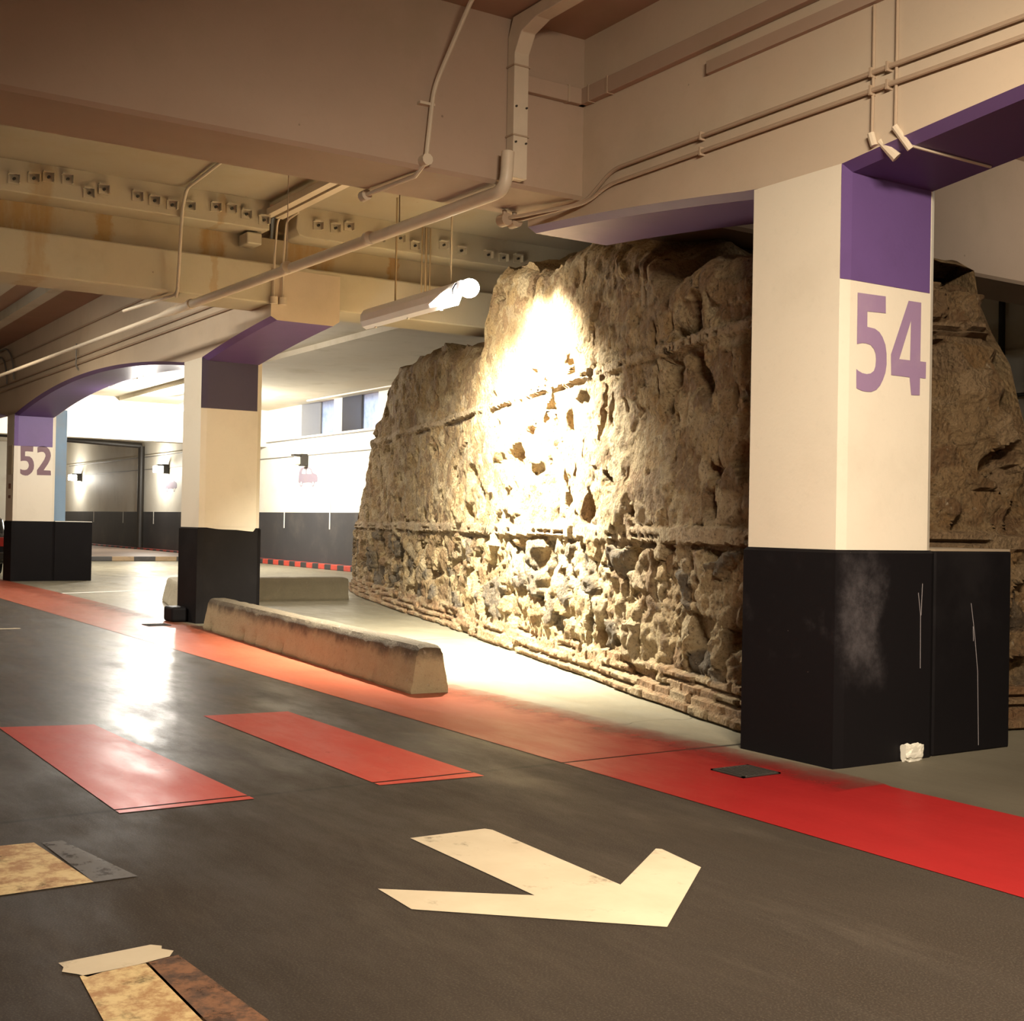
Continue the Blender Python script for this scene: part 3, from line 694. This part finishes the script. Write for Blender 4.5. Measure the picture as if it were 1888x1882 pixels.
# surface conduit with elbow boxes on the near beam
t = thing('conduit_run', 'thin surface conduit bending down the face of the near cross beam', 'conduit', (8.35, 4.6, 4.3)); og = P(8.35, 4.6, 4.3)
MB().tube(route([(-2, 4.86, 5.46), (8.05, 4.78, 5.46), (8.36, 4.62, 4.80), (8.36, 4.56, 4.20)], .12), .018, 8).build('conduit', M_PIPE, t, og, smooth=True)
MB().tube([(8.36, 4.56, 4.22), (8.5, 4.55, 4.15), (9.2, 4.48, 4.14)], .018, 8).build('conduit', M_PIPE, t, og, smooth=True)
for pz in ((8.36, 4.56, 4.24), (9.22, 4.48, 4.14)):
    MB().tube([(pz[0]-.04, pz[1], pz[2]), (pz[0]+.04, pz[1], pz[2])], .045, 10).build('junction_box', M_PIPE, t, og, smooth=True)
MB().box(8.35, 8.40, 4.50, 4.63, 4.66, 4.68).build('clip', M_PIPE, t, og)
# trunking on beam and arcade
t = thing('cable_trunking', 'wide cable trunking turning the corner from the near beam onto the arcade wall', 'trunking', (8.4, 6.05, 5)); og = P(8.4, 6.05, 5)
MB().box(8.34, 8.399, 5.45, 6.045, 4.94, 5.07).build('trunking_length', M_BEAM, t, og, bevel=.006)
MB().box(-7.9, 8.40, 5.985, 6.049, 4.94, 5.07).build('trunking_length', M_BEAM, t, og, bevel=.006)
for u in (8.0, 8.25, 5.2, 2.2): MB().box(u-.01, u+.01, 5.98, 6.049, 4.935, 5.075).build('joint_cover', M_PIPED, t, og)
MB().box(8.335, 8.399, 5.85, 5.87, 4.935, 5.075).build('joint_cover', M_PIPED, t, og)
lm = MB(); lm.box(-7.9, 6.85, 6.01, 6.049, 4.76, 4.85)
tag(lm.build('wall_moulding', M_BEAM), 'flat raised strip on the arcade wall just below the wide trunking', 'moulding')
# two conduits along the arcade, ending in round boxes under the near beam
for z, v, e, lb in ((4.325, 6.02, 5.71, 'upper steel conduit along the arcade wall over column 54'), (4.215, 6.02, 5.81, 'lower steel conduit along the arcade wall over column 54')):
    t = thing('wall_conduit', lb, 'conduit', (8, 6.02, z), 'conduits over column 54'); og = P(8, 6.02, z)
    pts = [(-7.8, v, z), (7.95, v, z), (8.32, v, 4.13), (9.05, e, 4.10)] if z > 4.3 else [(-7.8, v, z), (8.0, v, z), (8.28, v, 4.13), (9.05, e, 4.09)]
    MB().tube(route(pts, .12), .016, 8).build('conduit', M_PIPED, t, og, smooth=True)
    MB().tube([(9.0, e, 4.09), (9.1, e, 4.09)], .055, 12).build('junction_box', M_PIPED, t, og, smooth=True)
    MB().tube([(9.05, e, 4.09), (9.05, e, 4.17)], .022, 8).build('box_stem', M_PIPED, t, og)
    for u in (5.2, 5.33, 6.9, 3.8): MB().box(u-.008, u+.008, 6.0, 6.049, z-.03, z+.03).build('conduit_clip', M_PIPED, t, og)
for u, lb in ((5.33, 'thin vertical conduit down the arcade wall nearer column 54, ending in a torn joint'), (5.15, 'thin vertical conduit down the arcade wall feeding the soffit line')):
    t = thing('drop_conduit', lb, 'conduit', (u, 6.03, 4)); og = P(u, 6.03, 4)
    MB().tube([(u, 6.035, 4.75), (u, 6.035, 4.4), (u, 6.03, 3.93)], .010, 8).build('conduit', M_PIPED, t, og, smooth=True)
    if u > 5.2:
        MB().tube([(u, 6.02, 3.95), (u-.02, 6.03, 3.87)], .024, 8).build('torn_sleeve', M_PIPE, t, og, smooth=True)
        MB().tube([(u-.04, 6.05, 3.90), (u-.12, 6.12, 3.79)], [.018, .034], 8).build('torn_sleeve', M_PIPE, t, og, smooth=True)
    else:
        MB().tube([(u, 6.02, 3.95), (u-.06, 6.10, 3.81)], .022, 8).build('elbow_sleeve', M_PIPE, t, og, smooth=True)
        MB().tube([(u-.06, 6.10, 3.83), (u-.06, 6.86, 3.83)], .009, 6).build('soffit_conduit', M_PIPE, t, og, smooth=True)
sc = MB(); sc.box(5.35, 5.41, 6.42, 6.60, 3.779, 3.784); sc.box(5.30, 5.34, 6.72, 6.86, 3.783, 3.788)
# free hanging conduit in the bay between the beams, and the ceiling tray
pipe('ceiling_conduit', [(9.3, 4.60, 5.44), (14.75, 4.82, 5.44), (14.84, 4.80, 5.2), (14.95, 4.80, 4.26), (14.98, 4.80, 4.20), (16.6, 4.62, 4.20)], .02, M_PIPE, 'conduit crossing the bay ceiling and dropping down the far cross beam', 'conduit', .1)
t = thing('ceiling_tray', 'pale double cable tray under the ceiling between the two beams', 'cable tray', (12, 6, 5.35)); og = P(12, 6, 5.35)
MB().box(9.2, 14.95, 5.88, 5.98, 5.30, 5.38).build('tray_run', M_WALL, t, og); MB().box(9.2, 14.95, 6.03, 6.13, 5.30, 5.38).build('tray_run', M_WALL, t, og)
for v, lb in ((6.07, 'left of two thin conduits dropping past the far beam to the arcade of column 53'), (6.19, 'right of two thin conduits dropping past the far beam to the arcade of column 53')):
    t = thing('drop_conduit', lb, 'conduit', (15, v, 4.3)); og = P(15, v, 4.3)
    MB().tube(route([(14.6, v, 5.33), (14.98, v, 5.30), (15.06, v, 4.8), (15.05, v, 4.28)], .1), .014, 8).build('conduit', M_PIPE, t, og, smooth=True)
    MB().tube([(15.05, v, 4.24), (15.05, v, 4.33)], .05, 12).build('junction_box', M_PIPE, t, og, smooth=True)
for z, lb in ((4.50, 'upper of the conduits along the far arcade wall above the arch'), (4.37, 'lower of the conduits along the far arcade wall above the arch'), (5.06, 'conduit high on the far arcade wall near the ceiling')):
    pipe('arcade_conduit', [(15.9 if z < 5 else 18.6, 6.02, z), (34, 6.02, z+.08)], .018, M_PIPED, lb, 'conduit', group='conduits on the far arcade wall')
pipe('lamp_cable', [(24.7, 6.0, 4.80), (24.7, 6.0, 4.30), (24.65, 6.3, 4.20), (24.9, 7.1, 4.28)], .014, M_GREYP, 'cable dropping from the arcade conduits over the arch to the lit lamp', 'cable', .12)
pipe('flexible_hose', [(33.5, 6.0, 5.3), (31.6, 5.98, 5.25), (31.1, 5.98, 4.95), (31.0, 5.98, 4.55)], .02, M_GREYP, 'lower of two curved grey hoses on the arcade above column 52', 'hose', .35)
pipe('flexible_hose', [(33.5, 5.95, 5.42), (30.9, 5.95, 5.38), (30.3, 5.97, 5.05), (30.25, 5.98, 4.6)], .02, M_GREYP, 'upper of two curved grey hoses on the arcade above column 52', 'hose', .35)
for v, r, lb in ((8.05, .010, 'left'), (8.11, .017, 'middle'), (8.175, .010, 'right')):
    pipe('dropper_conduit', [(14.80, v, 5.45), (14.80, v, 4.3)], r, plain('rust_spotted_conduit_'+lb, (.36, .26, .14), .6), lb+' of three rusty conduits dropping behind the hanging lamp', 'conduit', group='rusty droppers behind the hanging lamp')
for z in (3.66, 4.22): pipe('wall_cable', [(14, VB-.03, z), (70, VB-.03, z)], .016, M_GREYP, 'thin cable clipped along the white back wall '+('over the car pictogram' if z < 4 else 'just under the windows'), 'cable')
t = thing('downpipe', 'thick dark downpipe on the back wall with its feeder pipe under the white bulkhead', 'pipe', (56.3, VB-.2, .18)); og = P(56.3, VB-.2, .18)
MB().tube([(56.3, VB-.2, .18), (56.3, VB-.2, 4.70)], .14, 12).build('pipe_run', M_DARK, t, og, smooth=True)
MB().tube([(56.3, VB-.2, 4.72), (56.5, 9.5, 4.98)], .12, 12).build('feeder_pipe', M_DARK, t, og, smooth=True)
pipe('downpipe', [(12.15, VB-.1, .1), (12.15, VB-.1, 5.3)], .05, M_DARK, 'thin dark pipe on the dim back wall behind column 54', 'pipe')
pipe('branch_pipe', [(12.6, VB-.1, 3.6), (2, VB-.1, 3.6)], .03, M_DARK, 'thin horizontal pipe on the dim back wall behind column 54', 'pipe')
pipe('ceiling_pipe', [(20, 15.9, 5.25), (36.5, 15.9, 5.25)], .03, M_PIPE, 'thin pale pipe under the ceiling in front of the windows', 'pipe')

# ---------------------------------------------------------------- lamps
def trough(u0, u1, v, z, lab, lit=True, rods=()):
    t = thing('hanging_lamp', lab, 'lamp', (u0, v, z)); og = P(u0, v, z)
    out = [(.10,.13),(-.02,.13),(-.09,.10),(-.13,.03),(-.13,-.05),(-.10,-.11),(-.04,-.14)]
    inn = [(-.03,-.125),(-.085,-.10),(-.11,-.045),(-.11,.02),(-.08,.08),(-.02,.11),(.10,.115)]
    rings = [[P(u, v+a, z+b) for a, b in out+inn] for u in (u0, u1)]
    MB().loft(rings).build('reflector', M_LAMPW, t, og, bevel=0, smooth=False)
    for u in (u0, u1):
        MB().loft([[P(u+e, v+a*.97, z+b*.97) for a, b in [(.08,.13)]+out[1:]] for e in ((0, .02) if u == u0 else (-.02, 0))]).build('end_cap', M_LAMPW, t, og)
    MB().tube([(u0+.05, v-.03, z-.02), (u1-.05, v-.03, z-.02)], .018, 10).build('tube', M_TUBE if lit else M_WHITE, t, og, smooth=True)
    for u in rods: MB().tube([(u, v, z+.12), (u, v, ZC)], .012, 8).build('hanger_rod', M_RODR, t, og)
    for u in (u0+.35, (u0+u1)/2, u1-.3): MB().tube([(u, v-.05, z-.145), (u+.03, v-.05, z-.145)], .012, 6).build('cover_clip', M_WHITE, t, og)
    return t
M_RODR = plain('rust_spotted_rod', (.34, .25, .14), .6)
trough(12.15, 14.45, 7.12, 4.08, 'grey hanging trough lamp beside the ruined wall', True, (12.4, 13.75))
# floodlight at the near end of the trough
def flood(u, v, z, lab, group=None, lit=True, r=.10, toward=1):
    t = thing('floodlight', lab, 'floodlight', (u, v, z), group); og = P(u, v, z)
    MB().tube([(u, v, z), (u+.02*toward, v+.02, z)], r, 16).build('lit_lens' if lit else 'lens', M_BULB if lit else M_WHITE, t, og, smooth=True)
    return t
t = thing('floodlight', 'glaring round floodlight at the end of the hanging trough lamp', 'floodlight', (11.95, 7.1, 4.1)); og = P(11.95, 7.1, 4.1)
bm = bmesh.new(); bmesh.ops.create_uvsphere(bm, u_segments=20, v_segments=12, radius=.105); me = bpy.data.meshes.new('bulb')
for v_ in bm.verts: v_.co.x *= 1.25
bm.to_mesh(me); bm.free(); me.materials.append(M_BULB); bo = bpy.data.objects.new('bulb', me); C.objects.link(bo); bo.parent = t
MB().box(12.06, 12.14, 7.05, 7.19, 4.05, 4.20).build('lamp_socket', M_LAMPW, t, og)
trough(24.8, 27.5, 7.35, 4.42, 'lit trough lamp seen through the arch between columns 53 and 52', True)
trough(36.2, 38.6, 12.6, 4.98, 'bright lamp in front of the white bulkhead, mostly behind column 53', True)
def wall_flood(u, z, lit, lab):
    v = VB-.22; t = thing('wall_floodlight', lab, 'floodlight', (u, VB-.02, z), 'floodlights on the back wall'); og = P(u, VB-.02, z)
    MB().box(u-.12, u+.12, VB-.26, VB-.02, z-.2, z+.2).build('housing', M_DARK, t, og, bevel=.02)
    MB().box(u-.13, u+.13, VB-.52, VB-.26, z+.12, z+.18).build('hood', M_DARK, t, og, bevel=.01)
    MB().box(u-.11, u+.11, VB-(.66 if lit else .44), VB-.262, z-.17, z+.115).build('lens', M_BULB if lit else M_WHITE, t, og, bevel=.04)
wall_flood(38.5, 3.50, False, 'unlit black floodlight on the back wall over the nearer car pictogram')
wall_flood(53.0, 3.60, True, 'lit floodlight on the back wall over the farther car pictogram')
wall_flood(67.5, 3.56, True, 'small lit floodlight farthest along the back wall')
# fill lamps added out of view, over the lane and behind the columns
for u, v, lb in ((1.2, 2.6, 'just ahead of the viewer'), (-3.5, 1.5, 'behind the viewer'), (11.6, 1.2, 'between the two cross beams'), (17.2, 1.8, 'just beyond the far cross beam'), (22.5, 2.4, 'over the lane between columns 53 and 52'), (5.4, 12.9, 'in the dim bay behind column 54')):
    trough(u-.75, u+.75, v, 4.6, 'added fill trough lamp, out of view, hanging '+lb, True, (u-.5, u+.5))

# ---------------------------------------------------------------- parked car glimpsed behind column 52
def car(u, v):
    t = thing('parked_car', 'dark parked car with red tail light, mostly behind column 52', 'car', (u, v, 0)); og = P(u, v, 0)
    L, Wd = 4.2, 1.7
    prof = [(0,.45),(.0,.95),(.15,1.05),(.5,1.42),(1.0,1.5),(2.3,1.48),(3.0,1.05),(4.0,.9),(4.2,.7),(4.2,.3),(.1,.28)]
    MB().loft([[P(u+a, vv, b if b > .2 else b) for a, b in prof] for vv in (v, v+Wd)]).build('body', plain('dark_car_paint', (.02, .02, .025), .25), t, og, bevel=.07, seg=3)
    MB().add([P(u+a-.012, vv, b) for a, b in ((.20,1.09),(.48,1.38)) for vv in (v+.2, v+Wd-.2)], [(0,1,3,2)]).build('rear_window', plain('dark_glass', (.03, .04, .05), .08), t, og)
    for vv in (v+.06, v+Wd-.34): MB().box(u-.03, u+.05, vv, vv+.28, .72, .95).build('tail_light', M_RED, t, og, bevel=.02)
    MB().box(u-.08, u+.05, v+.05, v+Wd-.05, .38, .58).build('bumper', M_DARK, t, og, bevel=.03)
    for a in (.85, 3.35):
        for vv in (v-.01, v+Wd-.2): MB().tube([(u+a, vv, .32), (u+a, vv+.21, .32)], .32, 20).build('wheel', M_BLACK, t, og)
car(33.5, 4.85)

# ---------------------------------------------------------------- light
def area(name, loc, size, energy, col, target, sy_=None, spread=None):
    l = bpy.data.lights.new(name, 'AREA'); l.energy = energy; l.color = col; l.size = size
    if sy_: l.shape = 'RECTANGLE'; l.size_y = sy_
    if spread: l.spread = spread
    o = bpy.data.objects.new(name, l); C.objects.link(o); o.location = P(*loc)
    o.rotation_euler = (Vector(P(*target))-Vector(P(*loc))).to_track_quat('-Z', 'Y').to_euler(); return o
def spot(name, loc, energy, col, target, ang, blend=.6, r=.08):
    l = bpy.data.lights.new(name, 'SPOT'); l.energy = energy; l.color = col; l.spot_size = math.radians(ang); l.spot_blend = blend; l.shadow_soft_size = r
    o = bpy.data.objects.new(name, l); C.objects.link(o); o.location = P(*loc)
    o.rotation_euler = (Vector(P(*target))-Vector(P(*loc))).to_track_quat('-Z', 'Y').to_euler(); return o
def point(name, loc, energy, col, r=.12):
    l = bpy.data.lights.new(name, 'POINT'); l.energy = energy; l.color = col; l.shadow_soft_size = r
    o = bpy.data.objects.new(name, l); C.objects.link(o); o.location = P(*loc); return o
LANE = (1, .84, .64)
spot('flood_beam', (12.0, 6.80, 4.0), 9000, (1, .94, .77), (12.15, 8.1, 2.0), 144, .75, .06)
area('trough_light', (13.2, 7.22, 4.05), 2.0, 110, (1, .92, .72), (12.6, 9.0, 2.2), .12)
point('arch_lamp_light', (26.1, 7.7, 4.1), 600, (1, .93, .84), .2)
point('bulkhead_lamp_light', (37.6, 12.6, 4.6), 3000, (1, .95, .86), .3)
point('wall_lamp_light', (53.4, 15.9, 3.5), 260, (1, .95, .85), .1)
point('wall_lamp_light_far', (67.9, 15.9, 3.5), 200, (1, .95, .85), .1)
area('lane_fill', (1.2, 2.6, 4.45), 1.5, 440, LANE, (3.8, 4.9, .6), .25, math.radians(130))  # added fill from an unseen lamp over the near lane
area('lane_fill_rear', (-3.5, 1.5, 4.45), 1.5, 220, (1, .76, .52), (-1, 2.5, 0), .25)  # added fill from behind the viewer, source unseen
area('lane_fill_bay', (11.6, 1.2, 4.45), 1.5, 25, (1, .84, .62), (14.5, 4.0, 0), .25)  # added fill for the bay between the beams, source unseen
area('lane_fill_far', (22.5, 2.4, 4.45), 1.5, 220, (1, .84, .62), (23.5, 3.5, 0), .25)  # added fill over the far lane, no lamp in view
area('lane_fill_mid', (17.2, 1.8, 4.45), 1.5, 180, (1, .92, .78), (18.0, 5.0, 1.5), .25)  # added fill to brighten the middle column, source unseen
area('side_fill', (6.0, 12.8, 4.75), 1.5, 42, (1, .90, .72), (8.4, 11.4, 4.7), .25)  # added fill aimed at the near beam's face, lamp out of view
wd = bpy.data.worlds.new('daylight'); bpy.context.scene.world = wd; wd.use_nodes = True
bg = wd.node_tree.nodes['Background']; bg.inputs[0].default_value = (.74, .82, 1, 1); bg.inputs[1].default_value = 1.5
sc_ = bpy.context.scene
sc_.view_settings.view_transform = 'Standard'; sc_.view_settings.look = 'None'; sc_.view_settings.gamma = 1
sc_.view_settings.use_curve_mapping = False; sc_.view_settings.exposure = 0.
sc_.cycles.max_bounces = 8; sc_.cycles.diffuse_bounces = 5
sc_.cycles.use_denoising = True; sc_.cycles.sample_clamp_indirect = 6
